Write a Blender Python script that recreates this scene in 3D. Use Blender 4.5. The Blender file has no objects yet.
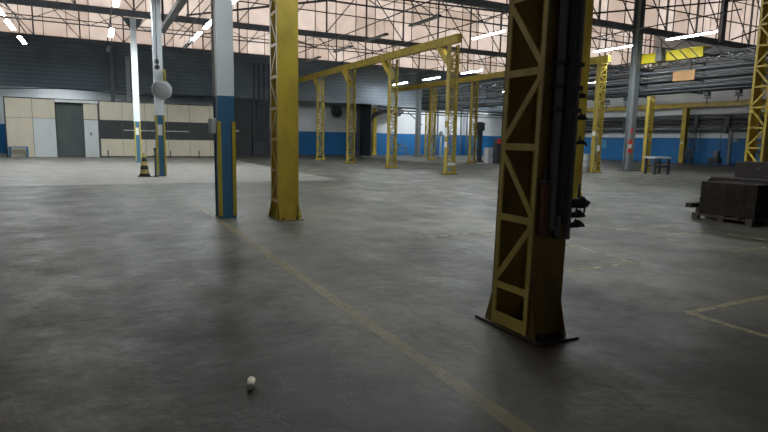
import bpy, math, random
from mathutils import Vector, Matrix
random.seed(7)
SC = bpy.context.scene
COL = SC.collection
H = 1.55

# ------------------------------------------------------------------ materials
def new_mat(name):
    m = bpy.data.materials.new(name); m.use_nodes = True
    nt = m.node_tree
    return m, nt, nt.nodes['Principled BSDF']

def N(nt, t, **kw):
    n = nt.nodes.new(t)
    for k, v in kw.items(): setattr(n, k, v)
    return n

def mixc(nt, fac, a, b, blend='MIX'):
    n = N(nt, 'ShaderNodeMix', data_type='RGBA', blend_type=blend)
    for sock, v in ((n.inputs[0], fac), (n.inputs[6], a), (n.inputs[7], b)):
        if hasattr(v, 'is_linked'): nt.links.new(v, sock)
        elif isinstance(v, (int, float)): sock.default_value = v
        else: sock.default_value = (*v, 1)
    return n.outputs[2]

def noise(nt, scale, detail=4, rough=.6, vec=None, dist=0):
    n = N(nt, 'ShaderNodeTexNoise')
    n.inputs['Scale'].default_value = scale; n.inputs['Detail'].default_value = detail
    n.inputs['Roughness'].default_value = rough; n.inputs['Distortion'].default_value = dist
    if vec is not None: nt.links.new(vec, n.inputs['Vector'])
    return n.outputs['Fac']

def ramp(nt, fac, a, b, lo=0., hi=1.):
    n = N(nt, 'ShaderNodeMapRange', clamp=True)
    nt.links.new(fac, n.inputs[0])
    n.inputs[1].default_value = a; n.inputs[2].default_value = b
    n.inputs[3].default_value = lo; n.inputs[4].default_value = hi
    return n.outputs[0]

def math_(nt, op, a, b=None):
    n = N(nt, 'ShaderNodeMath', operation=op)
    for i, v in enumerate((a, b)):
        if v is None: continue
        if hasattr(v, 'is_linked'): nt.links.new(v, n.inputs[i])
        else: n.inputs[i].default_value = v
    return n.outputs[0]

def position(nt, scale=(1, 1, 1)):
    g = N(nt, 'ShaderNodeNewGeometry')
    mp = N(nt, 'ShaderNodeMapping'); mp.inputs['Scale'].default_value = scale
    nt.links.new(g.outputs['Position'], mp.inputs['Vector'])
    sp = N(nt, 'ShaderNodeSeparateXYZ'); nt.links.new(g.outputs['Position'], sp.inputs[0])
    return mp.outputs['Vector'], sp

def paint(name, col, rough=.5, metal=0., dirt=.25, scale=3., dirtcol=None, spec=.5):
    m, nt, b = new_mat(name)
    vec, sp = position(nt, (1, 1, .5))
    d = dirtcol or tuple(c * .45 for c in col)
    f = ramp(nt, noise(nt, scale, 6, .65, vec), .42, .72, 0, dirt * 2)
    c = mixc(nt, f, col, d)
    nt.links.new(c, b.inputs['Base Color'])
    b.inputs['Roughness'].default_value = rough; b.inputs['Metallic'].default_value = metal
    b.inputs['Specular IOR Level'].default_value = spec
    bp = N(nt, 'ShaderNodeBump'); bp.inputs['Strength'].default_value = .08
    nt.links.new(noise(nt, 25, 3), bp.inputs['Height']); nt.links.new(bp.outputs[0], b.inputs['Normal'])
    return m

def glow(name, col, s):
    m, nt, b = new_mat(name)
    b.inputs['Base Color'].default_value = (*col, 1)
    b.inputs['Emission Color'].default_value = (*col, 1); b.inputs['Emission Strength'].default_value = s
    return m

def banded(name, lower, upper, zsplit, rough=.6, dirt=.3, scale=1.2, corr=0., third=None):
    """painted surface with a lower colour below zsplit (a dado) and another above"""
    m, nt, b = new_mat(name)
    vec, sp = position(nt, (1, 1, .6))
    k = math_(nt, 'GREATER_THAN', sp.outputs[2], zsplit)
    c = mixc(nt, k, lower, upper)
    f = ramp(nt, noise(nt, scale, 7, .7, vec), .4, .75, 0, dirt)
    c = mixc(nt, f, c, mixc(nt, 1., c, (.45, .43, .4), 'MULTIPLY'))
    nt.links.new(c, b.inputs['Base Color']); b.inputs['Roughness'].default_value = rough
    return m

M = {}
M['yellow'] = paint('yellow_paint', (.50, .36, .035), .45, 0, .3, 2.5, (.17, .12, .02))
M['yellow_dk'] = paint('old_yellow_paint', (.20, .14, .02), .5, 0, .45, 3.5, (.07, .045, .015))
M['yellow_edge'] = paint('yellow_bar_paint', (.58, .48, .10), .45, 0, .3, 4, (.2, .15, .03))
M['yellow_lt'] = paint('bright_yellow_paint', (.85, .72, .02), .5, 0, .1)
M['plate'] = paint('rusty_base_plate', (.045, .035, .02), .6, 0, .3)
M['yellow_old'] = paint('dull_yellow_paint', (.36, .27, .035), .5, 0, .35, 3, (.14, .10, .02))
M['service'] = paint('service_pipe_grey', (.17, .18, .195), .5, .1, .3)
M['guard'] = paint('guard_yellow', (.48, .38, .03), .5, 0, .2)
M['grey'] = paint('steel_grey_paint', (.17, .185, .19), .5, 0, .3)
M['grey_lt'] = paint('light_grey_paint', (.42, .43, .43), .5, 0, .25)
M['dark'] = paint('dark_steel', (.045, .05, .055), .5, .2, .3)
M['black'] = paint('black_rubber', (.045, .047, .05), .6, 0, .2)
M['pipe'] = paint('pipe_steel', (.13, .14, .15), .42, .4, .3)
M['pipe_dk'] = paint('pipe_dark', (.045, .05, .056), .5, .1, .3)
M['white'] = paint('white_sign', (.72, .72, .7), .5, 0, .12)
M['offwhite'] = paint('aged_white_metal', (.5, .5, .48), .45, 0, .2)
M['cream'] = paint('cream_laminate', (.66, .59, .45), .45, 0, .12, 1.5)
M['doorwhite'] = paint('white_door_laminate', (.62, .65, .64), .45, 0, .1, 1.5)
M['darkglass'] = paint('dark_window_glass', (.055, .06, .06), .2, 0, .2, 1)
M['darkin'] = paint('dark_doorway_curtain', (.09, .105, .1), .7, 0, .25, 1)
M['blue'] = paint('blue_paint', (.03, .12, .24), .5, 0, .3)
M['red'] = paint('red_paint', (.6, .04, .03), .45, 0, .1)
M['rust'] = paint('rusty_box', (.13, .05, .035), .6, 0, .4)
M['brown'] = paint('brown_fibre', (.022, .0155, .013), .9, 0, .5, 9, (.007, .006, .005), .2)
M['brown_lt'] = paint('brown_fibre_top', (.032, .025, .022), .85, 0, .4, 6)
M['wood'] = paint('pallet_wood', (.055, .04, .03), .8, 0, .4, 6)
M['board'] = paint('orange_board', (.38, .20, .07), .6, 0, .2)
M['ltblue'] = paint('light_blue_board', (.08, .3, .5), .5, 0, .1)
M['paper'] = paint('paper', (.9, .85, .68), .7, 0, .1)
M['truss'] = paint('truss_steel', (.20, .21, .235), .5, 0, .3)
M['roof'] = paint('roof_sheet', (.13, .135, .14), .6, 0, .3, .8)
M['mirror'] = paint('mirror_back', (.33, .34, .34), .45, .2, .15)
M['reflector'] = paint('lamp_reflector', (.3, .31, .32), .4, 0, .15)
M['reflector_dk'] = paint('lamp_reflector_unlit', (.13, .135, .145), .5, 0, .2)  # darker copy for unlit lamps, missing light put into the colour
M['tube'] = glow('fluorescent_tube', (.90, .97, 1.), 235)
M['tube_off'] = paint('unlit_tube', (.45, .46, .47), .3, 0, .1)
M['column'] = banded('column_paint', (.035, .135, .25), (.78, .82, .84), 2.3, .5, .15)
M['wall'] = banded('wall_paint', (.012, .155, .40), (.76, .78, .79), 2.18, .6, .35, .5)

# dark corrugated cladding
m, nt, b = new_mat('dark_cladding'); M['clad'] = m
vec, sp = position(nt)
w = math_(nt, 'SINE', math_(nt, 'MULTIPLY', sp.outputs[2], 22.))
c = mixc(nt, ramp(nt, w, -1, 1), (.17, .20, .235), (.23, .265, .30))
c = mixc(nt, ramp(nt, noise(nt, .5, 6, .7, vec), .4, .7), c, (.14, .165, .19))
nt.links.new(c, b.inputs['Base Color']); b.inputs['Roughness'].default_value = .7

# day-lit translucent clerestory sheets
m, nt, b = new_mat('clerestory_sheet'); M['glass'] = m
vec, sp = position(nt)
cell = math_(nt, 'FLOOR', math_(nt, 'DIVIDE', sp.outputs[0], 1.43))
cz = math_(nt, 'FLOOR', math_(nt, 'DIVIDE', math_(nt, 'SUBTRACT', sp.outputs[2], 9.6), 1.3))
cb = N(nt, 'ShaderNodeCombineXYZ'); nt.links.new(cell, cb.inputs[0]); nt.links.new(cz, cb.inputs[1]); nt.links.new(math_(nt, 'FLOOR', sp.outputs[1]), cb.inputs[2])
wn = N(nt, 'ShaderNodeTexWhiteNoise', noise_dimensions='3D'); nt.links.new(cb.outputs[0], wn.inputs[0])
c = mixc(nt, wn.outputs['Value'], (.92, .70, .57), (.98, .82, .72))
dirt = ramp(nt, noise(nt, 1.1, 6, .7, vec), .45, .75, 1., .62)
nt.links.new(c, b.inputs['Base Color']); nt.links.new(c, b.inputs['Emission Color'])
st = math_(nt, 'MULTIPLY', dirt, ramp(nt, wn.outputs['Value'], 0, 1, .58, .84))
nt.links.new(st, b.inputs['Emission Strength']); b.inputs['Roughness'].default_value = .5

# polished, stained concrete
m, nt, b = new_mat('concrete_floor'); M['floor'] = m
vec, sp = position(nt)
vs, _ = position(nt, (1., .28, 1.))
X, Y = sp.outputs[0], sp.outputs[1]
vx, _ = position(nt, (.35, 1.3, 1.))
base = mixc(nt, ramp(nt, noise(nt, .55, 9, .72, vec), .32, .68), (.066, .064, .053), (.190, .185, .156))
stain = ramp(nt, noise(nt, .42, 6, .65, vs, .4), .46, .58)
base = mixc(nt, math_(nt, 'MULTIPLY', stain, .55), base, (.043, .045, .040))
# oily traffic lanes, widened and darkened nearby to paint in the dim foreground
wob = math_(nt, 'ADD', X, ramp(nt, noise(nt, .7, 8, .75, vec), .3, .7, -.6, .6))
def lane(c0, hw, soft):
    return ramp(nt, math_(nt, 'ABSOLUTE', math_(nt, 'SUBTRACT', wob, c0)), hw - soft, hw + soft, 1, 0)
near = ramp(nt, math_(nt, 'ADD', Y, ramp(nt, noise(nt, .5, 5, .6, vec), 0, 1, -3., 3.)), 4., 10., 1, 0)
oil_shade = math_(nt, 'MULTIPLY', math_(nt, 'MAXIMUM', math_(nt, 'MAXIMUM', lane(.85, .8, .3), lane(-2.0, 1.5, .4)), lane(4.0, .9, .4)), near)
base = mixc(nt, math_(nt, 'MULTIPLY', oil_shade, .85), base, (.022, .023, .0205))
fine = ramp(nt, noise(nt, 14, 8, .8, vec), .38, .66)
base = mixc(nt, math_(nt, 'MULTIPLY', fine, .5), base, (.040, .041, .036))
streak = ramp(nt, noise(nt, 2.2, 9, .75, vx), .55, .7)
base = mixc(nt, math_(nt, 'MULTIPLY', streak, .35), base, (.05, .05, .045))
# paler slab far away
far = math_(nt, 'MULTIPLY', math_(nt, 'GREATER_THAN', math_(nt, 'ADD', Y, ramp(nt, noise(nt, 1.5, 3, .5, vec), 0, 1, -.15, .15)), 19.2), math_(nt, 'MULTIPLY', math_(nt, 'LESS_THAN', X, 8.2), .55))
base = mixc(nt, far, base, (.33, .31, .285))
# white scuffs and tyre marks
sc_ = ramp(nt, noise(nt, 1.8, 9, .8, vs), .62, .70)
base = mixc(nt, math_(nt, 'MULTIPLY', sc_, .5), base, (.26, .25, .235))
def joint(axis, period, off, wd=.012):
    fr = math_(nt, 'FRACT', math_(nt, 'DIVIDE', math_(nt, 'SUBTRACT', axis, off - 100 * period), period))
    return math_(nt, 'LESS_THAN', math_(nt, 'ABSOLUTE', math_(nt, 'SUBTRACT', fr, .5)), wd / period)
j = joint(Y, 6., 5.1 + 3.)
base = mixc(nt, math_(nt, 'MULTIPLY', j, .65), base, (.035, .033, .03))
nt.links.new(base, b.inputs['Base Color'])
r = ramp(nt, noise(nt, 1.3, 7, .7, vec), .3, .7, .34, .62)
nt.links.new(r, b.inputs['Roughness']); b.inputs['Specular IOR Level'].default_value = .11
bp = N(nt, 'ShaderNodeBump'); bp.inputs['Strength'].default_value = .5; bp.inputs['Distance'].default_value = .02
nt.links.new(noise(nt, 6, 6, .6, vec), bp.inputs['Height']); nt.links.new(bp.outputs[0], b.inputs['Normal'])

def worn(name, col, keep):
    m, nt, b = new_mat(name)
    vec, sp = position(nt)
    b.inputs['Base Color'].default_value = (*col, 1); b.inputs['Roughness'].default_value = .5
    f = ramp(nt, noise(nt, 5, 8, .8, vec), .5 - .15, .5 + .15, keep, keep - .55)
    nt.links.new(math_(nt, 'MAXIMUM', f, 0.), b.inputs['Alpha'])
    return m
M['line'] = worn('worn_yellow_line', (.25, .21, .08), .62)
M['line2'] = worn('faded_yellow_line', (.34, .31, .15), .72)
M['line3'] = worn('very_faded_line', (.12, .115, .045), .16)

# cone stripes
m, nt, b = new_mat('cone_stripes'); M['cone'] = m
vec, sp = position(nt)
k = math_(nt, 'GREATER_THAN', math_(nt, 'FRACT', math_(nt, 'DIVIDE', math_(nt, 'ADD', sp.outputs[2], .03), .30)), .5)
nt.links.new(mixc(nt, k, (.02, .02, .02), (.40, .32, .09)), b.inputs['Base Color']); b.inputs['Roughness'].default_value = .6

# ------------------------------------------------------------------ mesh helpers
class MB:
    def __init__(s): s.v = []; s.f = []
    def add(s, vs, fs):
        n = len(s.v); s.v += [tuple(v) for v in vs]; s.f += [tuple(i + n for i in f) for f in fs]; return s
    def box(s, x0, x1, y0, y1, z0, z1):
        vs = [(x, y, z) for z in (z0, z1) for y in (y0, y1) for x in (x0, x1)]
        return s.add(vs, [(0, 2, 3, 1), (4, 5, 7, 6), (0, 1, 5, 4), (2, 6, 7, 3), (0, 4, 6, 2), (1, 3, 7, 5)])
    def bar(s, a, b, w, h, up=(0, 0, 1)):
        a, b = Vector(a), Vector(b); d = (b - a).normalized(); u = Vector(up)
        if abs(d.dot(u)) > .98: u = Vector((0, 1, 0)) if abs(d.y) < .9 else Vector((1, 0, 0))
        r = d.cross(u).normalized() * w / 2; t = r.cross(d).normalized() * h / 2
        vs = [p + i * r + j * t for p in (a, b) for i, j in ((-1, -1), (1, -1), (1, 1), (-1, 1))]
        return s.add(vs, [(3, 2, 1, 0), (4, 5, 6, 7), (0, 1, 5, 4), (1, 2, 6, 5), (2, 3, 7, 6), (3, 0, 4, 7)])
    def tube(s, pts, r, n=10):
        pts = [Vector(p) for p in pts]; rings = []; rs = r if isinstance(r, (list, tuple)) else [r] * len(pts)
        base = len(s.v); prev = None
        for i, p in enumerate(pts):
            d = (pts[min(i + 1, len(pts) - 1)] - pts[max(i - 1, 0)]).normalized()
            u = prev if prev is not None else (Vector((0, 0, 1)) if abs(d.z) < .9 else Vector((1, 0, 0)))
            x = (u - d * u.dot(d)).normalized(); prev = x; y = d.cross(x)
            s.v += [tuple(p + rs[i] * (math.cos(2 * math.pi * k / n) * x + math.sin(2 * math.pi * k / n) * y)) for k in range(n)]
        for i in range(len(pts) - 1):
            for k in range(n):
                a = base + i * n + k; b2 = base + i * n + (k + 1) % n
                s.f.append((a, b2, b2 + n, a + n))
        s.f.append(tuple(base + k for k in reversed(range(n))))
        s.f.append(tuple(base + (len(pts) - 1) * n + k for k in range(n)))
        return s
    def lathe(s, prof, c=(0, 0, 0), n=24, axis='z'):
        base = len(s.v)
        for r, h in prof:
            for k in range(n):
                t = 2 * math.pi * k / n
                p = (r * math.cos(t), r * math.sin(t), h)
                if axis == 'y': p = (p[0], p[2], p[1])
                if axis == 'x': p = (p[2], p[0], p[1])
                s.v.append((c[0] + p[0], c[1] + p[1], c[2] + p[2]))
        for i in range(len(prof) - 1):
            for k in range(n):
                a = base + i * n + k; b2 = base + i * n + (k + 1) % n
                s.f.append((a, b2, b2 + n, a + n))
        s.f.append(tuple(base + k for k in range(n))); s.f.append(tuple(base + (len(prof) - 1) * n + k for k in range(n)))
        return s
    def prism(s, poly, dirv):
        n = len(poly); d = Vector(dirv)
        vs = [Vector(p) for p in poly] + [Vector(p) + d for p in poly]
        fs = [tuple(range(n)), tuple(range(2 * n - 1, n - 1, -1))] + [(i, i + n, (i + 1) % n + n, (i + 1) % n) for i in range(n)]
        return s.add(vs, fs)
    def build(s, name, mat, parent=None, smooth=False, bevel=0):
        me = bpy.data.meshes.new(name); me.from_pydata(s.v, [], s.f); me.update()
        import bmesh
        bm = bmesh.new(); bm.from_mesh(me); bmesh.ops.recalc_face_normals(bm, faces=bm.faces); bm.to_mesh(me); bm.free()
        me.materials.append(M[mat] if isinstance(mat, str) else mat)
        o = bpy.data.objects.new(name, me); COL.objects.link(o)
        if smooth:
            for p in me.polygons: p.use_smooth = len(p.vertices) == 4
        if bevel:
            b = o.modifiers.new('b', 'BEVEL'); b.width = bevel; b.segments = 2; b.limit_method = 'ANGLE'
        if parent: o.parent = parent
        return o

def thing(name, label, cat, loc=(0, 0, 0), rz=0, group=None):
    o = bpy.data.objects.new(name, None); COL.objects.link(o); o.location = loc; o.rotation_euler = (0, 0, rz)
    o.empty_display_size = .1
    return tag(o, label, cat, group)
def tag(o, label, cat, group=None):
    o['label'] = label; o['category'] = cat
    if group: o['group'] = group
    return o
def struct(o): o['kind'] = 'structure'; return o
def copy_tree(o, parent=None):
    c = o.copy(); COL.objects.link(c); c.parent = parent
    for ch in [x for x in SC.objects if x.parent == o]: copy_tree(ch, c)
    return c
def box(name, mat, d, parent=None, bevel=0): return MB().box(*d).build(name, mat, parent, bevel=bevel)

# ------------------------------------------------------------------ the setting
X0, X1, Y0, Y1 = -20., 45.5, -14., 50.
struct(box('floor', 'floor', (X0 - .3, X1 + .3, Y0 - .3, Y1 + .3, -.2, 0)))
GY = [-1.4, 10.6, 22.6, 34.5, 46.5]; ZG, ZT = 8.33, 11.85
struct(box('wall_left', 'wall', (X0 - .3, X0, Y0, Y1, 0, ZT)))
struct(box('wall_right', 'wall', (X1, X1 + .3, Y0, Y1, 0, ZT)))
struct(box('wall_front', 'wall', (X0 - .3, X1 + .3, Y0 - .3, Y0, 0, ZT)))
struct(box('wall_back', 'wall', (X0 - .3, X1 + .3, Y1, Y1 + .3, 0, 5.9)))
struct(box('wall_back_upper', 'clad', (X0 - .3, X1 + .3, 46.62, 46.82, 4.75, 8.33)))
struct(box('ceiling', 'clad', (X0 - .3, X1 + .3, 46.82, Y1, 5.78, 5.9)))
struct(box('ceiling', 'roof', (X0 - .3, X1 + .3, Y0, -1.4, ZT, ZT + .12)))
for i in range(4):
    a, b_ = GY[i], GY[i + 1]
    # back slope: rises away from the gutter to the top of the next clerestory
    struct(MB().prism([(X0 - .3, a + .12, ZG), (X0 - .3, b_ - .02, ZT), (X0 - .3, b_ - .02, ZT + .1), (X0 - .3, a + .12, ZG + .1)], (X1 - X0 + .6, 0, 0)).build('ceiling', 'roof'))
struct(MB().prism([(X0 - .3, 46.62, ZG), (X0 - .3, 50, ZG + 1), (X0 - .3, 50, ZG + 1.1), (X0 - .3, 46.62, ZG + .1)], (X1 - X0 + .6, 0, 0)).build('ceiling', 'roof'))
for i, gy in enumerate(GY):
    w = struct(box('window_%d' % (i + 1), 'glass', (X0, X1, gy + .12, gy + .16, ZG, ZT)))
    if i < 2: continue
    mb = MB(); x = X0
    while x < X1:                       # glazing bars of one long clerestory
        mb.box(x - .02, x + .02, gy + .07, gy + .12, ZG, ZT); x += 1.43
    mb.box(X0, X1, gy + .06, gy + .12, 9.57, 9.63); mb.box(X0, X1, gy + .06, gy + .12, 10.87, 10.91)
    fr = mb.build('window_frame', 'dark', w)

def marking(mat, x0, x1, y0, y1):
    struct(box('floor_marking', mat, (x0, x1, y0, y1, .0005, .0025)))
marking('line', 1.93, 2.05, 1.2, 9.9)
marking('line2', 1.95, 2.03, 9.9, 13.)
for x0, x1, y0, y1 in ((6.3, 6.38, 4.74, 7.4), (4.6, 6.3, 4.74, 4.82), (8.34, 8.41, 5.0, 6.15), (8.41, 9.9, 6.05, 6.12),
                       (9.9, 9.97, 5.0, 6.12), (8.2, 9.97, 4.66, 4.73), (8.41, 8.48, 6.8, 8.0), (8.48, 10.1, 6.73, 6.8),
                       (4.80, 4.88, 1.8, 3.12), (4.88, 6.3, 3.04, 3.12), (4.4, 6.3, 7.4, 7.47), (10.5, 12.2, 5.0, 5.07)):
    marking('line2', x0, x1, y0, y1)
marking('line3', -.62, -.5, 1.5, 9.)

# ------------------------------------------------------------------ lattice columns
def lattice_column(label, x, y, w, d, h, rot=0, mat='yellow', pitch=.575, fins=True, braces_apart=False, group=None, signs=(), matbar=None, chord=.07, chordmat=None):
    """flange plates w wide, d apart; lattice on the two open sides. rot=0: plates face -Y/+Y. (x,y) is the middle."""
    t = thing('lattice_column', label, 'column', (x, y, 0), rot, group)
    mb_ = matbar or mat
    T = .014
    for s in (-1, 1):
        yo = s * d / 2; yi = yo - s * T
        MB().box(-w / 2, w / 2, min(yo, yi), max(yo, yi), .02, h).build('flange', mat, t)
        fl = MB()
        for q in (-1, 1):
            fl.box(*sorted((q * w / 2, q * (w / 2 - T))), *sorted((yi, yo - s * chord)), .02, h)
        fl.build('chord', chordmat or mat, t)
    n = int((h - .35) / pitch)
    for q in (-1, 1):
        xx = q * (w / 2 - .007); mb = MB(); first = True
        yb = d / 2 - chord * .6
        for k in range(n + 1):
            z = .36 + k * pitch
            mb.bar((xx, -yb, z), (xx, yb, z), .012, .055, (0, 0, 1))
            if k < n:
                s = 1 if k % 2 == 0 else -1
                mb.bar((xx + q * .004, s * yb, z + .04), (xx + q * .004, -s * yb, z + pitch - .04), .012, .05, (0, 0, 1))
            if braces_apart:
                mb.build('brace', mb_, t); mb = MB()
        if not braces_apart: mb.build('lattice', mb_, t)
        MB().bar((xx, -yb, .075), (xx, yb, .075), .012, .1).build('tie_bar', mb_, t)
    bp = MB().box(-w / 2 - .03, w / 2 + .06, -d / 2 - .16, d / 2 + .18, 0, .022)
    bp.build('base_plate', 'plate' if mat == 'yellow_dk' else 'yellow_dk', t, bevel=.004)
    if fins and rot == 0 and mat == 'yellow':
        for s in (-1, 1):
            for q in (-1, 1):
                MB().prism([(q * w / 2, s * (d / 2 - .01), .02), (q * (w / 2 + .07), s * (d / 2 - .01), .02), (q * (w / 2 + .06), s * (d / 2 - .01), .05), (q * w / 2, s * (d / 2 - .01), .34)], (0, -s * .012, 0)).build('gusset', mat, t)
    if fins:
        for s in (-1, 1):
            for q in (-1, 1):
                xq = q * (w / 2 - .01)
                MB().prism([(xq, s * d / 2, .02), (xq, s * (d / 2 + .09), .02), (xq, s * (d / 2 + .08), .05), (xq, s * d / 2, .32)], (-q * .012, 0, 0)).build('gusset', mat, t)
            MB().lathe([(.022, .022), (.022, .045), (.012, .045), (.012, .07)], (s * w * .32, -d / 2 - .1, 0), 6).build('anchor_bolt', 'dark', t)
    for (za, zb) in signs:
        MB().box(-w / 2 - .012, w / 2 * .2, -d / 2 - .006, -d / 2, za, zb).build('notice_plate', 'white', t)
    return t

R90 = math.pi / 2
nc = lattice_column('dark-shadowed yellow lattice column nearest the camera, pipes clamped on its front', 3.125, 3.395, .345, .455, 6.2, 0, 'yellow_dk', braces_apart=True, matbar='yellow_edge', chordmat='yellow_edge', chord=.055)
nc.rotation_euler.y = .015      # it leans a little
lattice_column('bright yellow lattice column standing beside the square blue and white column', 3.2, 10.25, .4, .47, 6.2, 0)
lattice_column('yellow lattice column directly behind the pipes of the dark nearest column', 11.7, 11.2, .42, .47, 6.6, 0)
lattice_column('tall yellow lattice column rising behind the brown stacks on pallets', 17.0, 9.2, .42, .5, 7.4, 0)
names1 = ['with white plates, first under the open end of the long beam', 'second under the long beam', 'third under the long beam', 'fourth and farthest under the long beam']
for (gx, gy), nm, hh, sg in zip(((14.55, 21.3), (14.45, 26.8), (14.4, 32.2), (14.4, 37.6)), names1, (5.85,) * 4, (((1.75, 2.05), (2.15, 2.5)), (), (), ())):
    t = lattice_column('yellow gantry column ' + nm, gx, gy, .25, .5, hh, R90, pitch=.40, chord=.05, mat='yellow_old')
    # haunch towards the far side of the beam (local -x is world -Y after the quarter turn)
    MB().prism([(.16, -.12, 4.85), (.24, -.12, 4.85), (1.3, -.12, 5.84), (.9, -.12, 5.84), (.16, -.12, 5.15)], (0, .24, 0)).build('haunch', 'yellow', t)
    if sg:
        for k, (a, c) in enumerate(((1.25, 1.5), (1.75, 2.15), (2.45, 2.7))):
            MB().box(-.09, .10, .252, .262, a, c).build('notice_plate', 'white', t)
        MB().box(-.16, -.135, -.2, .2, .42, .55).build('notice_plate', 'white', t)
names2 = ['with two white notices beside the metal drum', 'hidden mostly by the nearest column', 'left of the white cabinet', 'standing between the first and second columns of the long beam row']
for (gx, gy), nm in zip(((23.95, 21.2), (23.9, 26.8), (23.9, 32.2), (23.9, 37.6)), names2):
    t = lattice_column('yellow gantry column of the second row, ' + nm, gx, gy, .25, .5, 5.75, R90, pitch=.40, chord=.05, mat='yellow_old')
    if gy < 22:
        MB().box(-.10, .10, .252, .262, 1.95, 2.2).build('notice_plate', 'white', t)
        MB().box(-.15, -.135, -.1, .1, 1.15, 1.45).build('notice_plate', 'white', t)

def gantry_beam(label, x, y0, y1, z0, z1, mat='yellow', w=.24):
    t = thing('gantry_beam', label, 'beam', (x, y0, z0))
    L = y1 - y0; hh = z1 - z0
    MB().box(-w / 2, w / 2, 0, L, 0, .03).box(-w / 2, w / 2, 0, L, hh - .03, hh).build('flange', mat, t)
    MB().box(-.09, .09, 0, L, .03, hh - .03).build('web', mat, t)
    MB().box(-w / 2, w / 2, -.015, 0, 0, hh).build('end_plate', mat, t)
    return t
gantry_beam('long yellow beam resting on the row of four lattice columns', 14.43, 20.7, 44.5, 5.85, 6.22)
gantry_beam('yellow beam on the second row of gantry columns', 23.92, 20.75, 44.5, 5.75, 6.12)
gantry_beam('yellow runway beam over the nearest column and the one by the blue column', 3.18, 2.5, 11., 6.2, 6.6)
t = gantry_beam('yellow runway beam low along the blue and white side wall', 44.85, 9., 49.5, 4.72, 5.12, 'yellow')
# its supports against the side wall
def wall_support(y, lab):
    t = thing('crane_post', lab, 'column', (44.7, y, 0))
    MB().box(-.2, -.18, -.2, .2, .02, 4.72).box(.18, .2, -.2, .2, .02, 4.72).build('flange', 'yellow', t)
    MB().box(-.18, .18, -.02, .02, .02, 4.72).build('web', 'yellow_dk', t)
    MB().box(-.28, .28, -.28, .28, 0, .02).build('base_plate', 'yellow_dk', t)
    MB().box(-.21, -.2, -.12, .12, 1.65, 1.85).build('notice_plate', 'white', t)
wall_support(30.3, 'yellow post under the wall runway beam with a small white notice')

# ------------------------------------------------------------------ white and blue roof columns
def roof_column(label, x, y, guards, w=.31, d=.42, ztop=7.95, plate=True):
    t = thing('roof_column', label, 'column', (x, y, 0))
    T = .03
    s = MB().box(-w / 2, w / 2, -d / 2, -d / 2 + T, 0, ztop).box(-w / 2, w / 2, d / 2 - T, d / 2, 0, ztop).box(-w / 2 + .02, w / 2 - .02, -d / 2 + T, d / 2 - T, 0, ztop)
    s.build('shaft', 'column', t)
    z1 = guards
    for q in (-1, 1):
        MB().box(*sorted((q * (w / 2 + .012), q * (w / 2 - .055))), -d / 2 - .014, -d / 2 - .0, .05, z1).box(*sorted((q * w / 2, q * (w / 2 + .012))), -d / 2, -d / 2 + .055, .05, z1).build('corner_guard', 'guard', t)
    if plate:
        MB().box(-.1, .06, -d / 2 - .022, -d / 2 - .014, 1.55, 1.95).build('number_plate', 'white', t)
    MB().prism([(-w / 2, -.05, ztop), (w / 2, -.05, ztop), (w / 2, -.05, ztop - .55), (-w / 2, -.05, ztop - .55)], (0, .1, 0)).build('cap_stiffener', 'grey', t)
    for q in (-1, 1):
        MB().prism([(q * w / 2, -.05, ztop), (q * (w / 2 + .4), -.05, ztop), (q * w / 2, -.05, ztop - .6)], (0, .1, 0)).build('cap_bracket', 'grey', t)
    return t
tA = roof_column('square column, white above blue, nearest of its row with grey switch box', 2.195, 10.82, 1.83, plate=False)
b = MB().box(-.28, -.157, -.20, .06, 1.60, 1.88).build('switch_box', 'grey_lt', tA, bevel=.01)
tB = roof_column('white and blue column carrying the round mirror, beside the striped cone', 2.22, 22.75, 2.28)
tC = roof_column('white and blue column farthest off, in front of the cream cabin', 2.17, 34.6, 2.28)

def steel_column(label, x, y, ztop=7.95, signs=False):
    t = thing('steel_column', label, 'column', (x, y, 0))
    MB().box(-.2, .2, -.2, -.175, 0, ztop).box(-.2, .2, .175, .2, 0, ztop).box(-.02, .02, -.175, .175, 0, ztop).build('shaft', 'grey', t)
    MB().box(-.4, .4, -.4, .4, 0, .04).build('base_plate', 'dark', t)
    for q in (-1, 1):
        MB().prism([(q * .2, -.19, .04), (q * .33, -.19, .04), (q * .2, -.19, .6)], (0, .03, 0)).build('gusset', 'grey', t)
    if signs:
        MB().box(-.22, -.06, -.23, -.2, 2.2, 2.48).build('arrow_sign', 'red', t)
        MB().box(-.34, -.04, -.23, -.2, 1.55, 1.80).build('notice_board', 'red', t)
        MB().box(-.3, -.08, -.23, -.2, 1.32, 1.55).build('notice_board', 'white', t)
        MB().box(-.34, -.04, -.23, -.2, 1.05, 1.30).build('notice_board', 'red', t)
    return t
steel_column('grey steel roof column with red signs beside the lattice post', 27.75, 22.17, ztop=11.6, signs=True)
steel_column('grey steel roof column against the far blue wall', 27.75, 46.2)
lattice_column('rack post of yellow lattice touching the grey column with red signs', 28.25, 21.35, .2, .44, 4.3, R90, pitch=.40, chord=.05, mat='yellow_old')
lattice_column('rack post of yellow lattice by the far blue wall', 28.25, 45.3, .2, .44, 4.3, R90, pitch=.40, chord=.05, mat='yellow_old')
lattice_column('thin yellow lattice post beyond the third gantry column', 24.5, 49.2, .35, .4, 4.6, 0, pitch=.46)
for px, lb in ((23.3, 'dark post beside the arched duct, by the yellow lattice post'), (22.7, 'dark post under the arched duct, before the far wall')):
    tag(box('steel_post', 'pipe', (px - .14, px + .14, 48.9, 49.15, 0, 4.78)), lb, 'post')

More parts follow.
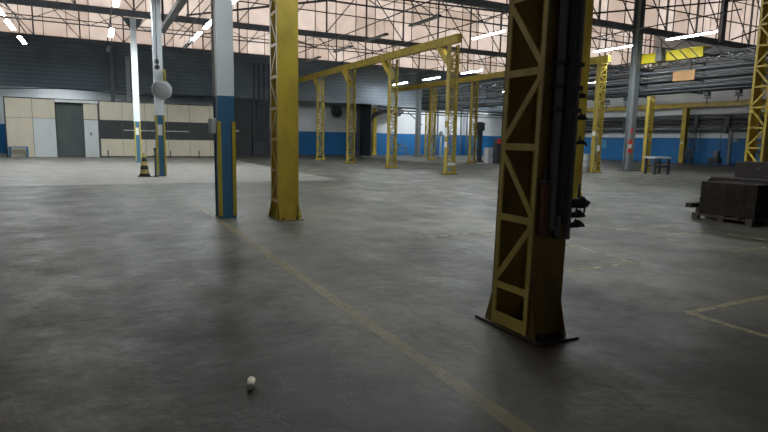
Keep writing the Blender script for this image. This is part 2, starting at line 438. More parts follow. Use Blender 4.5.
# ------------------------------------------------------------------ roof trusses
def roof_truss(gy, label):
    t = thing('roof_truss', label, 'truss', (0, gy, 8))
    MB().box(X0, X1, -.13, .11, 0, .33).build('gutter_beam', 'truss', t)
    MB().box(X0, X1, -.06, .02, 3.68, 3.8).build('top_chord', 'truss', t)
    if gy < 46:
        MB().box(X0, X1, -.05, .03, -.72, -.66).build('lower_chord', 'truss', t)
        mb = MB(); x = X0 + .2; up = True
        while x < X1 - 2:
            a, c = ((x, 0, -.68), (x + 1.42, 0, .0)) if up else ((x, 0, 0), (x + 1.42, 0, -.68))
            mb.bar(a, c, .035, .035); up = not up; x += 1.42
        mb.build('lower_lattice', 'truss', t)
    if gy < 23:
        MB().box(35.6, 36.0, -.36, -.14, .1, 3.7).build('king_post', 'truss', t)
    x = 2.2 - 22.72 + .05
    while x < X1:
        if x > X0: MB().box(x - .045, x + .045, -.1, -.0, .33, 3.7).build('post', 'truss', t)
        if x + 2.84 < X1:
            right = (2.0 < x < 14.5)
            a, c = ((x, -.05, .33), (x + 2.84, -.05, 3.7)) if right else ((x, -.05, 3.7), (x + 2.84, -.05, .33))
            MB().bar(a, c, .05, .06).build('brace', 'truss', t)
        x += 2.84
roof_truss(22.6, 'dark truss and gutter across the first clerestory, over the grey column with red signs')
roof_truss(34.5, 'dark truss and gutter over the middle clerestory, carried by the farthest white column')
roof_truss(46.5, 'dark truss framing the last clerestory above the dark cladding')
# valley beams running across the bays (along the length) - sloping ties between trusses
ties = [((5, 34.4, 8.4), (9.5, 23.0, 7.5), 'over the bright yellow column'), ((17, 34.4, 11), (20, 23.0, 8.1), 'behind the open end of the long beam'),
        ((9, 46.3, 11.2), (13.5, 36.0, 7.6), 'above the far gantry columns'), ((24, 22.45, 8.5), (39, 22.45, 11.2), 'above the bright lamp on the rack side'),
        ((37, 22.45, 8.4), (45, 22.45, 11.0), 'near the tall column by the stacks')]
for a, c, w_ in ties:
    tag(MB().bar(a, c, .07, .09).build('tie_rod', 'dark'), 'thin dark slanting roof tie ' + w_, 'tie rod')
# a stay running up from the mirror column
tag(MB().bar((3.1, 28.9, 6.5), (3.1, 21.8, 6.5), .26, .2).build('girder', 'grey'), 'grey girder end high beside the column with the round mirror', 'girder')
tag(box('hanger', 'dark', (3.05, 3.15, 22.4, 22.5, 6.6, 8.0)), 'dark hanger holding the grey girder near the mirror column', 'hanger')
tag(box('hanger', 'dark', (3.05, 3.15, 28.6, 28.7, 6.6, 9.5)), 'dark hanger holding the far end of the grey girder', 'hanger')

# ------------------------------------------------------------------ lamps
def make_lamp(lit, L=2.4):
    t = thing('fluorescent_lamp', '', 'lamp')
    MB().prism([(-.13, 0, .02), (-.06, 0, .10), (.06, 0, .10), (.13, 0, .02), (.11, 0, .02), (.05, 0, .08), (-.05, 0, .08), (-.11, 0, .02)], (0, L, 0)).build('reflector', 'reflector' if lit else 'reflector_dk', t)
    for q in (-1, 1):
        MB().tube([(q * .055, .04, .02), (q * .055, L - .04, .02)], .03, 8).build('tube', 'tube' if lit else 'tube_off', t, smooth=True)
    for yy in (.3, L - .3):
        MB().box(-.008, .008, yy - .008, yy + .008, .1, .75).build('suspension', 'dark', t)
    return t
protos = {}
def lamp(x, y, lit, label, L=2.4, z=6.5):
    key = (lit, L)
    if key not in protos: t = protos[key] = make_lamp(lit, L)
    else: t = copy_tree(protos[key])
    t.location = (x, y, z); t['label'] = label; t['category'] = 'lamp'
rows = [('the row over the open floor beside the cream cabin', -3.25, [(26.9, 1), (30.6, 1), (35.4, 1)]),
        ('the row just left of the white columns', .97, [(22.4, 1), (30.2, 1), (36, 0)]),
        ('the row just right of the white columns', 4.78, [(6.6, 1), (12.5, 1), (20.9, 1), (25.2, 1), (28.7, 1), (31.8, 0)]),
        ('the row of unlit lamps before the long beam', 12.6, [(12.4, 1), (19.5, 0), (24.1, 0), (28.3, 0), (33, 0)]),
        ('the row behind the long beam', 16.65, [(20.4, 1), (26.0, 0), (32.4, 1), (38, 0)]),
        ('the row beside the pipe rack', 24.42, [(15.5, 1), (19.85, 1), (24.3, 0), (32.2, 1), (37.6, 1), (42.8, 1)]),
        ('the row between pipe rack and side wall', 36.3, [(31.6, 1), (42.0, 1)]),
        ]
OR = ['first', 'second', 'third', 'fourth', 'fifth', 'sixth']
for nm, x, ls in rows:
    y0, y1 = ls[0][0] - 1, ls[-1][0] + 4
    tag(MB().tube([(x, y0, 7.28), (x, y1, 7.28)], .03, 8).build('conduit', 'pipe'), 'thin conduit above ' + nm, 'conduit')
    for k, (y, lit) in enumerate(ls):
        lamp(x, y, lit, ('lit' if lit else 'unlit') + ' fluorescent lamp, %s of %s' % (OR[k], nm))

for k, x in enumerate((27.6, 31.6, 36.0, -3.0)):  # lamps added out of sight behind the cladding to brighten the far wall
    lamp(x, 47.45, 1, 'lit fluorescent lamp under the low ceiling, added unseen to brighten the far wall, ' + ('closest to the arched duct', 'the middle one', 'deepest behind the nearest column', 'above the cream cabin')[k], L=1.2, z=5.0)
    protos_last = [o for o in SC.objects if o.get('label', '').startswith('lit fluorescent lamp under the low')][-1]
    protos_last.rotation_euler.z = -R90
# ------------------------------------------------------------------ pipe rack
t = thing('pipe_rack', 'long dark overhead rack truss between grey columns carrying many pipes', 'pipe rack', (28.62, 8, 0))
for q, xx in ((-1, -.35), (1, .35)):
    MB().box(xx - .04, xx + .04, 0, 38.3, 6.22, 6.3).build('top_chord', 'pipe_dk', t)
    MB().box(xx - .04, xx + .04, 0, 38.3, 5.86, 5.92).build('bottom_chord', 'pipe_dk', t)
    mb = MB(); y = 0.; up = True
    while y < 37.8:
        mb.bar((xx, y, 5.9 if up else 6.25), (xx, y + .55, 6.25 if up else 5.9), .04, .05); y += .55; up = not up
    mb.build('lattice', 'pipe', t)
for k in range(11):
    y = .6 + k * 3.45
    MB().box(-.6, -.54, y, y + .06, 4.3, 6.0).box(.54, .6, y, y + .06, 4.3, 6.0).box(-.6, .6, y, y + .06, 4.3, 4.37).box(-.6, .6, y, y + .06, 4.95, 5.0).box(-.6, .6, y, y + .06, 5.85, 5.9).build('hanger_frame', 'pipe_dk', t)
pl = [(-.42, 5.55, .10, 'pipe'), (-.45, 5.28, .06, 'pipe'), (-.42, 5.09, .09, 'pipe_dk'), (-.15, 5.07, .07, 'pipe'), (-.5, 4.80, .05, 'pipe_dk'),
      (-.44, 4.62, .11, 'pipe_dk'), (-.12, 4.47, .10, 'pipe'), (.15, 4.45, .08, 'pipe_dk'), (.2, 5.12, .12, 'grey'), (.25, 5.6, .12, 'pipe'), (-.48, 4.44, .05, 'pipe_dk')]
for k, (dx, z, r_, mt) in enumerate(sorted(pl, key=lambda p: -p[1])):
    w_ = ['topmost', 'second from the top', 'third from the top', 'fourth from the top', 'fifth from the top', 'sixth from the top', 'seventh from the top', 'eighth from the top', 'ninth from the top', 'tenth from the top', 'lowest'][k]
    tag(MB().tube([(28.62 + dx, 8.3, z), (28.62 + dx, 46.3, z)], r_, 10).build('pipe', mt, smooth=True), 'long dark pipe on the overhead rack, ' + w_, 'pipe')
tag(box('board', 'board', (27.92, 27.96, 18.65, 19.9, 4.95, 5.48), bevel=.01), 'orange-brown board fixed to the side of the pipe rack', 'board')
for k, (y, z) in enumerate(((23.2, 4.2), (18.2, 4.2), (24.6, 4.15), (16.6, 4.22))):
    t = thing('valve', 'dark valve hanging under the pipe rack, ' + ['beside the grey column with red signs', 'below the orange-brown board', 'left of the grey column with red signs', 'toward the tall column by the stacks'][k], 'valve', (28.45, y, z))
    MB().lathe([(.12, -.1), (.16, -.05), (.16, .1), (.08, .14)], (0, 0, 0), 12).build('body', 'pipe_dk', t)
    MB().lathe([(.2, -.18), (.2, -.15)], (0, 0, 0), 16).build('handwheel', 'pipe_dk', t)
    MB().tube([(.0, 0, -.18), (0, .02, -.5)], .03).build('stem', 'pipe_dk', t)
# yellow hoist panels above the rack
t = thing('hoist_cover', 'bright yellow panel over the rack just right of the grey column', 'hoist cover', (28.08, 20.95, 6.12))
MB().box(-.05, .05, 0, 1.15, 0, .52).build('side_panel', 'yellow_lt', t); MB().box(-.05, .8, 0, 1.15, .50, .52).build('top_panel', 'yellow_lt', t)
t = thing('hoist_girder', 'bright yellow hoist girder over the rack beneath the long lit lamp', 'hoist girder', (28.08, 18.4, 6.12))
MB().box(-.05, .05, 0, 2.1, .0, .5).build('side_panel', 'yellow_lt', t); MB().box(-.05, .7, 0, 2.1, .5, .53).build('top_panel', 'yellow_lt', t)
for k in range(3):
    MB().bar((-.08, .2 + k * .6, 0), (-.08, .7 + k * .6, .48), .02, .05).build('brace', 'dark', t)
t = thing('hoist_trolley', 'dark hoist trolley between the two yellow panels over the rack', 'hoist', (28.08, 20.52, 6.12))
MB().prism([(0, 0, 0), (0, .42, 0), (0, .36, .7), (0, .08, .7)], (-.35, 0, 0)).build('housing', 'grey', t)
MB().tube([(-.2, .2, .7), (-.2, .2, 1.2)], .03).build('suspension', 'dark', t)

# pipes clamped on the side wall
for k, (z, r_, mt) in enumerate(((4.05, .09, 'pipe'), (3.72, .12, 'pipe_dk'), (3.38, .10, 'pipe_dk'), (3.1, .06, 'pipe'), (2.78, .09, 'pipe_dk'))):
    tag(MB().tube([(45.1, 8., z), (45.1, 49.6, z)], r_, 8).build('pipe', mt, smooth=True), 'long dark pipe along the side wall above the blue dado, ' + ['topmost', 'second from the top', 'middle one', 'fourth from the top', 'lowest'][k], 'pipe')
for k, y in enumerate((24.4, 26.9, 29.5, 36.5)):
    t = thing('junction_bracket', 'dark valve bracket on the side wall pipes, ' + ['closest to the stacks', 'above the wall stand', 'right of the yellow wall post', 'left of the yellow wall post'][k], 'bracket', (44.98, y, 0))
    MB().box(-.12, .2, -.22, .22, 3.0, 3.95).build('clamp', 'pipe_dk', t, bevel=.03)
    MB().box(-.2, .0, -.12, .12, 2.55, 3.1).build('valve', 'pipe_dk', t, bevel=.03)
for k, (y, z0, wv) in enumerate(((29.95, .3, .04), (29.6, .1, -.2), (29.2, 1.1, .1), (28.9, .9, .1), (26.7, 1.2, -.1), (27.2, 1.0, .08), (34.2, .2, .0))):
    tag(MB().tube([(44.9, y, 3.0), (44.85, y + wv, 2.1), (44.85, y + wv * .3, 1.2 if z0 < 1.2 else z0 + .2), (44.9, y + wv, z0)], .035, 8).build('hose', 'pipe', smooth=True),
        'thin hose drooping down the blue wall, ' + ['just right of the yellow wall post', 'second right of the yellow wall post', 'third right of the yellow wall post', 'midway between wall post and stand', 'beside the wall stand', 'left beside the wall stand', 'left of the yellow wall post'][k], 'hose')
t = thing('wall_stand', 'grey metal stand with swing arm before the blue side wall', 'stand', (44.6, 26.3, 0))
MB().box(-.1, .1, -.1, .1, 0, 2.75).build('post', 'grey', t); MB().box(-.3, .3, -.3, .3, 0, .06).build('base', 'dark', t)
MB().bar((0, 0, 2.7), (-.3, -1.3, 3.15), .08, .1).build('swing_arm', 'dark', t)
MB().lathe([(.05, 2.2), (.2, 2.0), (.22, 1.9), (.05, 1.88)], (-.1, -.45, 0), 12).build('lamp_head', 'grey_lt', t)
t = thing('welding_trolley', 'small dark trolley heaped at the foot of the wall stand', 'trolley', (44.3, 27.2, 0))
MB().box(-.25, .25, -.45, .45, .15, .6).build('body', 'dark', t, bevel=.04)
MB().box(-.2, .2, -.3, .1, .6, 1.15).build('upper_box', 'pipe', t, bevel=.04)
for q in (-1, 1): MB().lathe([(.14, -.03), (.14, .03)], (0, q * .38, .14), 14, 'x').build('wheel', 'black', t)
t = thing('hose_reel', 'coiled grey hose reel at the foot of the yellow wall post', 'hose reel', (44.4, 29.6, 0))
for r_ in (.42, .34, .26):
    MB().tube([(0, r_ * math.cos(a * .314), .85 + r_ * math.sin(a * .314)) for a in range(21)], .035, 6).build('coil', 'pipe', t, smooth=True)
MB().bar((0, -.3, 0), (0, 0, .85), .06, .06).bar((0, .3, 0), (0, 0, .85), .06, .06).build('frame', 'dark', t)
tag(box('notice_board', 'ltblue', (45.4, 45.49, 38.9, 41., 1.1, 1.95)), 'pale blue board on the darker blue wall by the metal drum', 'notice board')

# ------------------------------------------------------------------ workbench, drum, machines
t = thing('workbench', 'grey topped workbench with dark blue legs beside the rack post', 'workbench', (26.45, 19.3, 0), math.radians(-4))
MB().box(-.6, .6, -.33, .33, .82, .92).build('bench_top', 'grey_lt', t, bevel=.01)
for q in (-1, 1):
    for s in (-1, 1):
        MB().box(q * .5 - .06, q * .5 + .06, s * .28 - .05, s * .28 + .05, 0, .82).build('leg', 'dark', t)
    MB().box(q * .5 - .04, q * .5 + .04, -.28, .28, .42, .5).build('stretcher', 'dark', t)
MB().box(-.5, .5, -.31, -.25, .36, .46).build('stretcher', 'dark', t)
t = thing('metal_drum', 'grey metal drum standing left of the column with white notices', 'drum', (23.7, 21.75, 0))
MB().lathe([(.30, 0), (.31, .02), (.31, .3), (.325, .32), (.31, .34), (.31, .64), (.325, .66), (.31, .68), (.31, .95), (.32, .98), (.28, .98), (.28, .95)], n=24).build('body', 'grey_lt', t, smooth=True)
MB().lathe([(.05, .95), (.05, .99)], (.12, 0, 0), 10).build('bung', 'dark', t)
t = thing('cabinet', 'narrow white cabinet beyond the nearest column edge', 'cabinet', (24.9, 31.5, 0))
MB().box(-.3, .12, -.25, .25, .02, 1.12).build('body', 'grey_lt', t, bevel=.01)
MB().box(-.26, .08, -.265, -.25, .08, 1.06).build('door', 'grey_lt', t)
MB().box(.02, .04, -.285, -.265, .5, .68).build('handle', 'dark', t)
t = thing('control_cabinet', 'dark cabinet with a red box on its upper part', 'cabinet', (25.5, 31.3, 0))
MB().box(-.28, .28, -.22, .22, 0, 1.75).build('body', 'pipe_dk', t, bevel=.01)
MB().box(-.27, .27, -.30, -.22, 1.42, 1.76).build('red_box', 'red', t, bevel=.01)
t = thing('drilling_machine', 'tall dark machine between gantry column and white cabinet', 'machine', (25.7, 33.7, 0))
MB().box(-.35, .35, -.3, .3, 0, .12).build('base', 'black', t)
MB().box(-.06, .22, .0, .25, .12, 3.0).build('post', 'pipe_dk', t)
MB().box(-.5, .28, -.2, .25, 2.35, 2.95).build('head', 'pipe_dk', t, bevel=.05)
MB().box(-.42, .0, -.25, .2, .85, .95).build('table', 'pipe_dk', t)
MB().tube([(-.3, 0, 2.35), (-.3, 0, 1.75)], .04).build('spindle', 'pipe', t)
t = thing('tool_trestle', 'grey metal trestle standing before the bright blue far wall', 'trestle', (27.0, 48.0, 0))
for q in (-1, 1):
    for s in (-1, 1): MB().bar((q * .55, s * .2, 0), (q * .45, s * .1, .95), .05, .05).build('leg', 'grey', t)
    MB().bar((q * .5, -.15, .5), (q * .5, .15, .5), .04, .05).build('stretcher', 'grey', t)
MB().box(-.6, .6, -.2, .2, .93, 1.0).build('shelf', 'grey', t); MB().box(-.5, .5, -.15, .15, .45, .5).build('lower_shelf', 'grey', t)
MB().box(-.4, -.05, -.12, .12, 1.0, 1.22).build('crate', 'pipe', t); 
t = thing('pump_stand', 'thin grey upright pump stand beyond the first gantry column', 'pump', (26.0, 39.5, 0))
MB().tube([(0, 0, 0), (0, 0, 2.1)], .09).build('pipe', 'grey_lt', t, smooth=True)
MB().box(-.3, .3, -.2, .2, 0, .18).build('base', 'grey', t); MB().lathe([(.14, 1.9), (.16, 2.0), (.16, 2.2), (.06, 2.35)], n=12).build('cap', 'grey', t)
for k, (x, y, z0) in enumerate(((32.2, 49.6, 0), (31.5, 49.6, 1.3), (35.2, 49.6, 0), (36.0, 49.6, 0), (37.3, 49.6, 1.9))):
    tag(MB().tube([(x, y, z0), (x, y, 4.7)], .09, 8).build('downpipe', 'grey', smooth=True), 'grey downpipe on the far wall, ' + ['beside the pump stand', 'short one left of the pump stand', 'left one behind the gantry column', 'right one behind the gantry column', 'short one near the tall dark machine'][k], 'pipe')
tag(MB().tube([(27.9, 48.5, 4.3), (29., 48.6, 3.6), (29.8, 48.8, 3.1)], .05).build('hose', 'pipe_dk', smooth=True), 'thin hose slanting beside the second wall fan', 'hose')

def wall_fan(label, x, y, z, r_):
    t = thing('wall_fan', label, 'fan', (x, y, z))
    MB().lathe([(r_ * .85, .15), (r_, .1), (r_, -.15), (r_ * .9, -.17), (r_ * .88, .1)], (0, 0, 0), 20, 'y').build('shroud', 'pipe_dk', t, smooth=True)
    for k in range(5):
        a = k * 2 * math.pi / 5
        MB().prism([(0, -.02, 0), (math.cos(a) * r_ * .85, -.08, math.sin(a) * r_ * .85), (math.cos(a + .7) * r_ * .8, .02, math.sin(a + .7) * r_ * .8)], (0, .02, 0)).build('blade', 'dark', t)
    MB().lathe([(.1, -.2), (.12, .3)], (0, 0, 0), 12, 'y').build('motor', 'black', t)
    MB().box(-.05, .05, .1, Y1 - y, -.05, .05).build('bracket', 'dark', t)
wall_fan('round dark wall fan between the far gantry columns', 20.45, 49.1, 4.05, .52)
wall_fan('round dark wall fan left of the far grey steel column', 27.0, 49.1, 4.35, .5)
# arched duct
pts = [(23.6, 48.6, z) for z in (0, 1, 2, 2.8)] + [(23.6 + 2.2 * (1 - math.cos(a)), 48.6, 2.8 + 1.55 * math.sin(a)) for a in (.25, .5, .75, 1., 1.25, 1.5)] + [(27.4, 48.6, 4.36)]
tag(MB().tube(pts, .2, 12).build('duct', 'black', smooth=True), 'dark duct arching over before the far wall toward the grey column', 'duct')

tag(box('partition', 'pipe_dk', (22.98, 23.04, 46.85, 50, 0, 5.75)), 'dark sheet partition added beside the arched duct to block lamp light', 'partition')  # added sheet, keeps the hidden lamps' light off the wall to the left
for k, (z, r_) in enumerate(((4.6, .1), (4.3, .07), (4.05, .05))):
    tag(MB().tube([(23.5, 46.51, z), (45.0, 46.51, z)], r_, 8).build('pipe', 'pipe_dk', smooth=True), 'dark cross pipe in front of the bright far wall, ' + ('upper', 'middle', 'lower, slimmest')[k] + ' of three', 'pipe')
# ------------------------------------------------------------------ dark corner behind the cabin
t = thing('unlit_corner', 'dark door panels, pipes and an added shade panel in the unlit corner beside the bright yellow column', 'partition', (9.4, 46.05, 0))
MB().box(-.6, .0, -.15, .15, 0, 7.6).build('corner_post', 'dark', t)
MB().box(.5, 2.2, .1, .2, 0, 2.3).build('door', 'black', t)
MB().box(.75, 1.15, .08, .1, 1.95, 2.1).build('notice_plate', 'white', t)
for k in range(4): MB().tube([(2.5 + k * .42, .3, 0), (2.5 + k * .42, .3, 7.6)], .06, 8).build('pipe', 'dark', t)
MB().box(2.3, 3.3, .1, .6, 0, 1.2).build('locker', 'dark', t)
MB().box(-.6, 3.9, .62, .68, 0, 4.7).build('shade_panel', 'pipe_dk', t)  # added dark panel, paints in the shade of the unlit corner

# ------------------------------------------------------------------ cream cabin
t = thing('office_cabin', 'long cream panelled cabin with dark window band and white doors', 'cabin', (-4.9, 42.0, 0))
W = 13.2
def cp(name, mat, x0, x1, z0, z1, y0=0., y1=.05): return MB().box(x0 + .012, x1 - .012, y0, y1, z0 + .012, z1 - .012).build(name, mat, t)
MB().box(0, 2.68, .05, 4., 0, 3.74).box(4.3, W, .05, 4., 0, 3.74).build('wall_core', 'darkin', t)
MB().box(2.7, 4.3, 3., 3.9, 0, 3.5).box(2.7, 4.3, .05, 3.9, 3.52, 3.73).build('inner_wall', 'darkin', t)
cp('upper_panel', 'cream', 0, 1.43, 2.5, 3.72); cp('upper_panel', 'cream', 1.43, 2.7, 2.5, 3.72)
cp('wall_panel', 'cream', 0, 1.43, 0, 2.5); d1 = cp('sliding_door', 'doorwhite', 1.43, 2.7, 0, 2.5)
cp('doorway_curtain', 'darkin', 2.7, 4.28, 0, 3.5, .3, .34)
cp('header_strip', 'white', 2.7, 5.2, 3.55, 3.74, -.06, .05)
cp('upper_panel', 'cream', 4.3, 5.15, 2.5, 3.52)
d2 = cp('door', 'doorwhite', 4.3, 5.15, 0, 2.48)
hd = MB().tube([(4.7, -.08, 1.45), (4.7, -.08, 1.65)], .025).tube([(4.62, -.02, 1.6), (4.78, -.05, 1.6)], .02).build('handle', 'dark', d2)
MB().box(5.15, 5.25, -.02, .06, 0, 3.74).box(-.06, 0, -.02, .06, 0, 3.76).box(-.06, W, -.01, .04, 3.73, 3.78).build('frame', 'dark', t)
xs = [5.25, 6.63, 8.07, 9.53, 11.0, 12.4, W]
for a, c in zip(xs, xs[1:]):
    cp('upper_panel', 'cream', a, c, 2.5, 3.73)
    cp('window_pane', 'darkglass', a, c, 1.25, 2.5, .03, .06)
    cp('lower_panel', 'cream', a, c, .08, 1.25)
MB().box(5.25, W, -.02, .05, 0, .08).build('plinth', 'dark', t)
MB().box(6.7, 10.9, -.06, -.03, 1.82, 1.88).build('window_rail', 'offwhite', t)
MB().box(-.0, W, 0.05, 4., 3.74, 3.76).build('roof', 'darkin', t)
for x, lb in ((.75, 'by the window band, nearest the white door'), (4.68, 'right of the column with the round mirror'), (6.6, 'closest to the square blue column')):
    tag(MB().tube([(x, 41.4, 0), (x, 41.4, .5)], .035, 8).lathe([(.12, 0), (.12, .02)], (x, 41.4, 0), 12).build('floor_post', 'dark'), 'short dark floor post before the cabin, ' + lb, 'post')
t = thing('side_table', 'small blue framed table standing against the cream cabin', 'table', (-4.28, 41.5, 0))
MB().box(-.5, .5, -.25, .25, .62, .68).build('table_top', 'blue', t)
for q in (-1, 1):
    for s in (-1, 1): MB().box(q * .46 - .04, q * .46 + .04, s * .2 - .04, s * .2 + .04, 0, .62).build('leg', 'blue', t)
# posts rising in front of the dark cladding behind the cabin
for x, z1, lb, mt in ((1.35, 8., 'taller grey', 'grey'), (2.42, 7.3, 'shorter pale grey', 'grey_lt')):
    tag(box('steel_post', mt, (x - .14, x + .14, 46.1, 46.35, 0, z1)), lb + ' steel post rising behind the cream cabin', 'post')
tag(MB().tube([(-10 + k * 2, 46.5, 4.62 - .12 * math.sin(k * 1.1)) for k in range(10)], .03, 6).build('cable', 'black'), 'thin black cable sagging across below the dark cladding', 'cable')

# ------------------------------------------------------------------ cone, post, mirror, cables on column B
t = thing('traffic_cone', 'yellow and black striped traffic cone beside the mirror column', 'cone', (1.60, 22.5, 0))
MB().prism([(-.24, -.24, 0), (.24, -.24, 0), (.24, .24, 0), (-.24, .24, 0)], (0, 0, .035)).build('base', 'black', t, bevel=.02)
MB().lathe([(.20, .035), (.17, .12), (.05, .86), (.035, .88)], n=20).build('body', 'cone', t, smooth=True)
t = thing('barrier_post', 'thin dark barrier post between striped cone and mirror column', 'post', (1.97, 22.32, 0))
MB().lathe([(.11, 0), (.11, .03), (.05, .06)], n=16).build('base', 'black', t); MB().tube([(0, 0, .05), (0, 0, 1.02)], .03, 8).build('pole', 'dark', t)
MB().lathe([(.045, 1.0), (.05, 1.06), (.01, 1.09)], n=10).build('cap', 'black', t)
MB().bar((-.12, 0, .78), (.0, 0, .78), .02, .03).build('chain_hook', 'dark', t)
t = thing('safety_mirror', 'round grey convex mirror mounted on the white and blue column', 'mirror', (2.29, 22.3, 3.22))
MB().lathe([(.0001, -.06), (.12, -.055), (.24, -.04), (.33, -.015), (.335, 0)], (0, 0, 0), 28, 'y').build('dome', 'mirror', t, smooth=True)
MB().lathe([(.335, -.02), (.36, -.01), (.36, .03), (.32, .04)], (0, 0, 0), 28, 'y').build('rim', 'grey_lt', t, smooth=True)
MB().box(-.03, .03, .03, .24, -.03, .03).build('bracket', 'dark', t)
MB().box(.0 + .1, .16, -.02, .2, .32, .75).build('mounting_bar', 'guard', t)
t = thing('hanging_plug', 'black plugs on a cable hanging down the column above the mirror', 'plug', (2.17, 22.42, 4.1))
MB().tube([(0, 0, .25), (0.01, 0, 2.), (0, 0, 3.85)], .015, 6).build('cable', 'black', t)
MB().lathe([(.03, .26), (.07, .2), (.075, .1), (.03, .05)], n=12).build('plug', 'black', t); MB().lathe([(.04, .04), (.09, 0), (.09, -.1), (.03, -.14)], n=12).build('plug', 'black', t)

# ------------------------------------------------------------------ pipes and fittings on the near column
px = [(3.085, 3.115, .034, .88, 'service'), (3.156, 3.12, .03, .82, 'service'), (3.218, 3.12, .028, .95, 'black'), (3.272, 3.12, .022, .80, 'service'), (3.13, 3.06, .022, 1.0, 'black')]
for k, (x, y, r_, z0, mt) in enumerate(px):
    pts = [(x, y, 6.3), (x, y, 3.5), (x + .004, y, 2.2), (x, y, 1.4), (x - .003, y, z0 + .05), (x, y, z0)]
    tag(MB().tube(pts, r_, 12).build('service_pipe', mt, smooth=True), 'dark vertical pipe clamped to the nearest yellow column, ' + ['first from its lattice side', 'second from its lattice side', 'third, thinner and black', 'outermost at the fittings', 'slim one lying over the others'][k], 'pipe')
for k, z in enumerate((1.78, 1.95, 2.12, 2.9)):
    t = MB().box(3.045, 3.296, 3.08, 3.16, z, z + .03).build('pipe_clamp', 'pipe_dk')
    tag(t, 'flat dark clamp across the pipes on the nearest column, ' + ['lowest', 'second lowest', 'second highest', 'highest'][k], 'clamp')
t = thing('filter_box', 'rust brown filter box below the pipes on the nearest column', 'filter box', (3.015, 3.125, .84))
MB().box(-.024, .024, -.03, .035, 0, .40).build('body', 'rust', t, bevel=.012)
MB().box(-.028, .028, -.034, .035, .40, .43).build('lid', 'pipe_dk', t, bevel=.005)
MB().tube([(0, 0, .43), (.0, .0, .52)], .012, 10).build('pipe_stub', 'pipe_dk', t)
def fitting(label, z, L, rise=.0, r_=.022):
    t = thing('air_coupling', label, 'coupling', (3.288, 3.11, z))
    MB().tube([(0, 0, 0), (L * .45, -.01, .01), (L * .8, -.02, .0), (L, -.02, rise)], [r_, r_ * 1.3, r_ * .9, r_ * .35], 10).build('body', 'black', t, smooth=True)
    MB().lathe([(r_ * 1.5, -.012), (r_ * 1.5, .012)], (L * .5, -.01, .01), 12, 'x').build('collar', 'pipe_dk', t)
    MB().tube([(L * .3, 0, .02), (L * .34, -.01, .055)], .006, 6).build('lever', 'dark', t)
    return t
fitting('thick black air coupling at the head of the cluster on the nearest column', 1.08, .17, .01, .034)
fitting('thin pointed air coupling, middle of the cluster on the nearest column', .99, .13, -.01)
fitting('thin pointed air coupling, lowest on the nearest column', .91, .13, -.012)
fitting('small black coupling higher on the outer pipe of the nearest column', 1.55, .10, -.02, .012)
fitting('small black coupling above eye level on the outer pipe of the nearest column', 1.74, .08, .0, .016)
fitting('stubby black coupling near the clamps of the nearest column', 1.9, .06, .01, .014)
pts = [(3.335, 3.09, 1.24), (3.33, 3.09, 1.16), (3.335, 3.09, 1.115)]
tag(MB().tube(pts, .008, 8).build('lever_handle', 'black', smooth=True), 'thin upright black rod standing on the thick air coupling', 'rod')
pts = [(3.385 + .045 * math.cos(a * .5) - .02, 3.09, 1.04 + .06 * math.sin(a * .5)) for a in range(-7, 4)]
tag(MB().tube(pts, .008, 8).build('hose_loop', 'black', smooth=True), 'small black hose loop under the thick air coupling', 'hose')

# ------------------------------------------------------------------ pallets with brown stacks
def make_pallet(loc, label, w=1.0, l=1.22):
    t = thing('pallet', label, 'pallet', loc)
    for k in range(5):
        y = k * (l - .12) / 4
        MB().box(0, w, y, y + .12, .12, .142).build('deck_board', 'wood', t)
    for k in range(3):
        x = k * (w - .1) / 2
        MB().box(x, x + .1, 0, l, .098, .12).build('stringer_board', 'wood', t)
        MB().box(x, x + .1, 0, l, 0, .022).build('bottom_board', 'wood', t)
        for j in range(3):
            y = j * (l - .12) / 2
            MB().box(x, x + .1, y, y + .12, .022, .098).build('block', 'wood', t)
    return t
def stack(loc, label, w, l, h, nlay, mat='brown'):
    """layers of fibre sheets, each layer slightly shifted"""
    t = thing('sheet_stack', label, 'stack', loc)
    z = 0
    for k in range(nlay):
        hh = h / nlay; dx, dy = random.uniform(-.012, .012), random.uniform(-.012, .012)
        MB().box(dx, w + dx, dy, l + dy, z, z + hh - .004).build('layer', mat, t, bevel=.008)
        z += hh
    return t
make_pallet((11.2, 6.03, 0), 'low wooden pallet under the front brown stack', 1.0, 1.22)
stack((11.31, 6.06, .142), 'dark brown stack of sheets on the front pallet, with a flat top', .9, 1.13, .67, 2)
make_pallet((12.4, 6.5, 0), 'wooden pallet behind the front pallet', 1.1, 1.45)
stack((12.45, 6.55, .142), 'lower brown stack behind the front one, topped by a flat slab', 1.0, 1.2, .66, 2)
tag(MB().box(12.2, 13.2, 6.3, 7.55, .81, .87).build('slab', 'brown_lt', bevel=.01), 'thin dark slab lying across the lower brown stack behind', 'slab')
t = thing('steel_block', 'tall brown block with a bolt hole, topmost behind the stacks', 'block', (12.75, 6.4, .872))
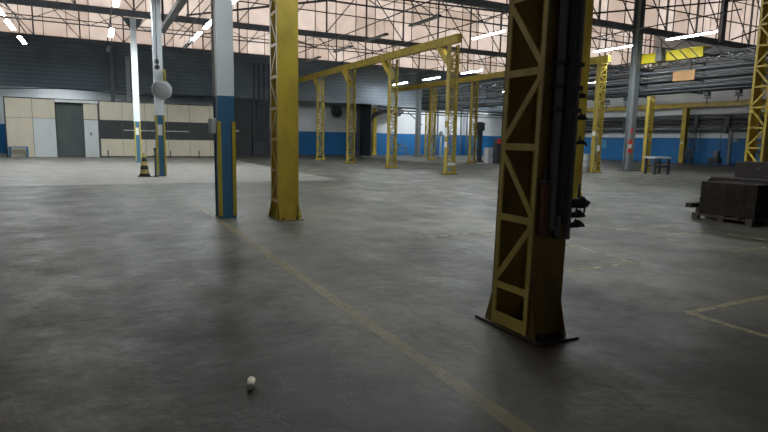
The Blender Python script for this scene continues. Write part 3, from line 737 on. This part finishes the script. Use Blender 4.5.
MB().box(0, .5, 0, .95, 0, .34).build('body', 'brown_lt', t, bevel=.015)
MB().lathe([(.035, -.012), (.035, .0)], (0, .45, .2), 12, 'x').build('bolt', 'black', t)
tag(MB().bar((11.98, 7.86, .195), (13.4, 7.86, .195), .14, .1).build('plank', 'brown_lt'), 'short dark plank poking out behind the front brown stack', 'plank')

# ------------------------------------------------------------------ scrap on the floor
t = thing('paper_cup', 'small crumpled pale paper cup lying on the bare floor', 'cup', (.79, 3.25, .027), math.radians(70))
MB().tube([(-.045, 0, 0), (-.01, 0, 0), (.045, 0, .004)], [.019, .022, .025], 14).build('body', 'paper', t, smooth=True)
MB().tube([(.043, 0, .004), (.049, 0, .0045)], [.0265, .0265], 14).build('rim', 'white', t)

# ------------------------------------------------------------------ light, camera, view
w = bpy.data.worlds.new('world'); SC.world = w; w.use_nodes = True
w.node_tree.nodes['Background'].inputs[0].default_value = (.5, .55, .6, 1); w.node_tree.nodes['Background'].inputs[1].default_value = .3
cam = bpy.data.cameras.new('camera'); co = bpy.data.objects.new('camera', cam); COL.objects.link(co); SC.camera = co
yaw, pitch, roll, f = .482789, .138102, .019009, 549.84
fw = Vector((math.sin(yaw) * math.cos(pitch), math.cos(yaw) * math.cos(pitch), -math.sin(pitch)))
r0 = Vector((math.cos(yaw), -math.sin(yaw), 0)); u0 = r0.cross(fw)
rr = math.cos(roll) * r0 + math.sin(roll) * u0; uu = -math.sin(roll) * r0 + math.cos(roll) * u0
mw = Matrix((rr, uu, -fw)).transposed().to_4x4(); mw.translation = (0, 0, H)
co.matrix_world = mw
cam.sensor_width = 36; cam.lens = f / 768 * 36; cam.clip_end = 200; cam.clip_start = .05
vs = SC.view_settings; vs.view_transform = 'Standard'; vs.look = 'None'; vs.gamma = 1; vs.use_curve_mapping = False; vs.exposure = 0.
SC.cycles.use_denoising = True; SC.cycles.max_bounces = 7; SC.cycles.diffuse_bounces = 4; SC.cycles.glossy_bounces = 3
SC.cycles.use_light_tree = True; SC.cycles.sample_clamp_indirect = 6
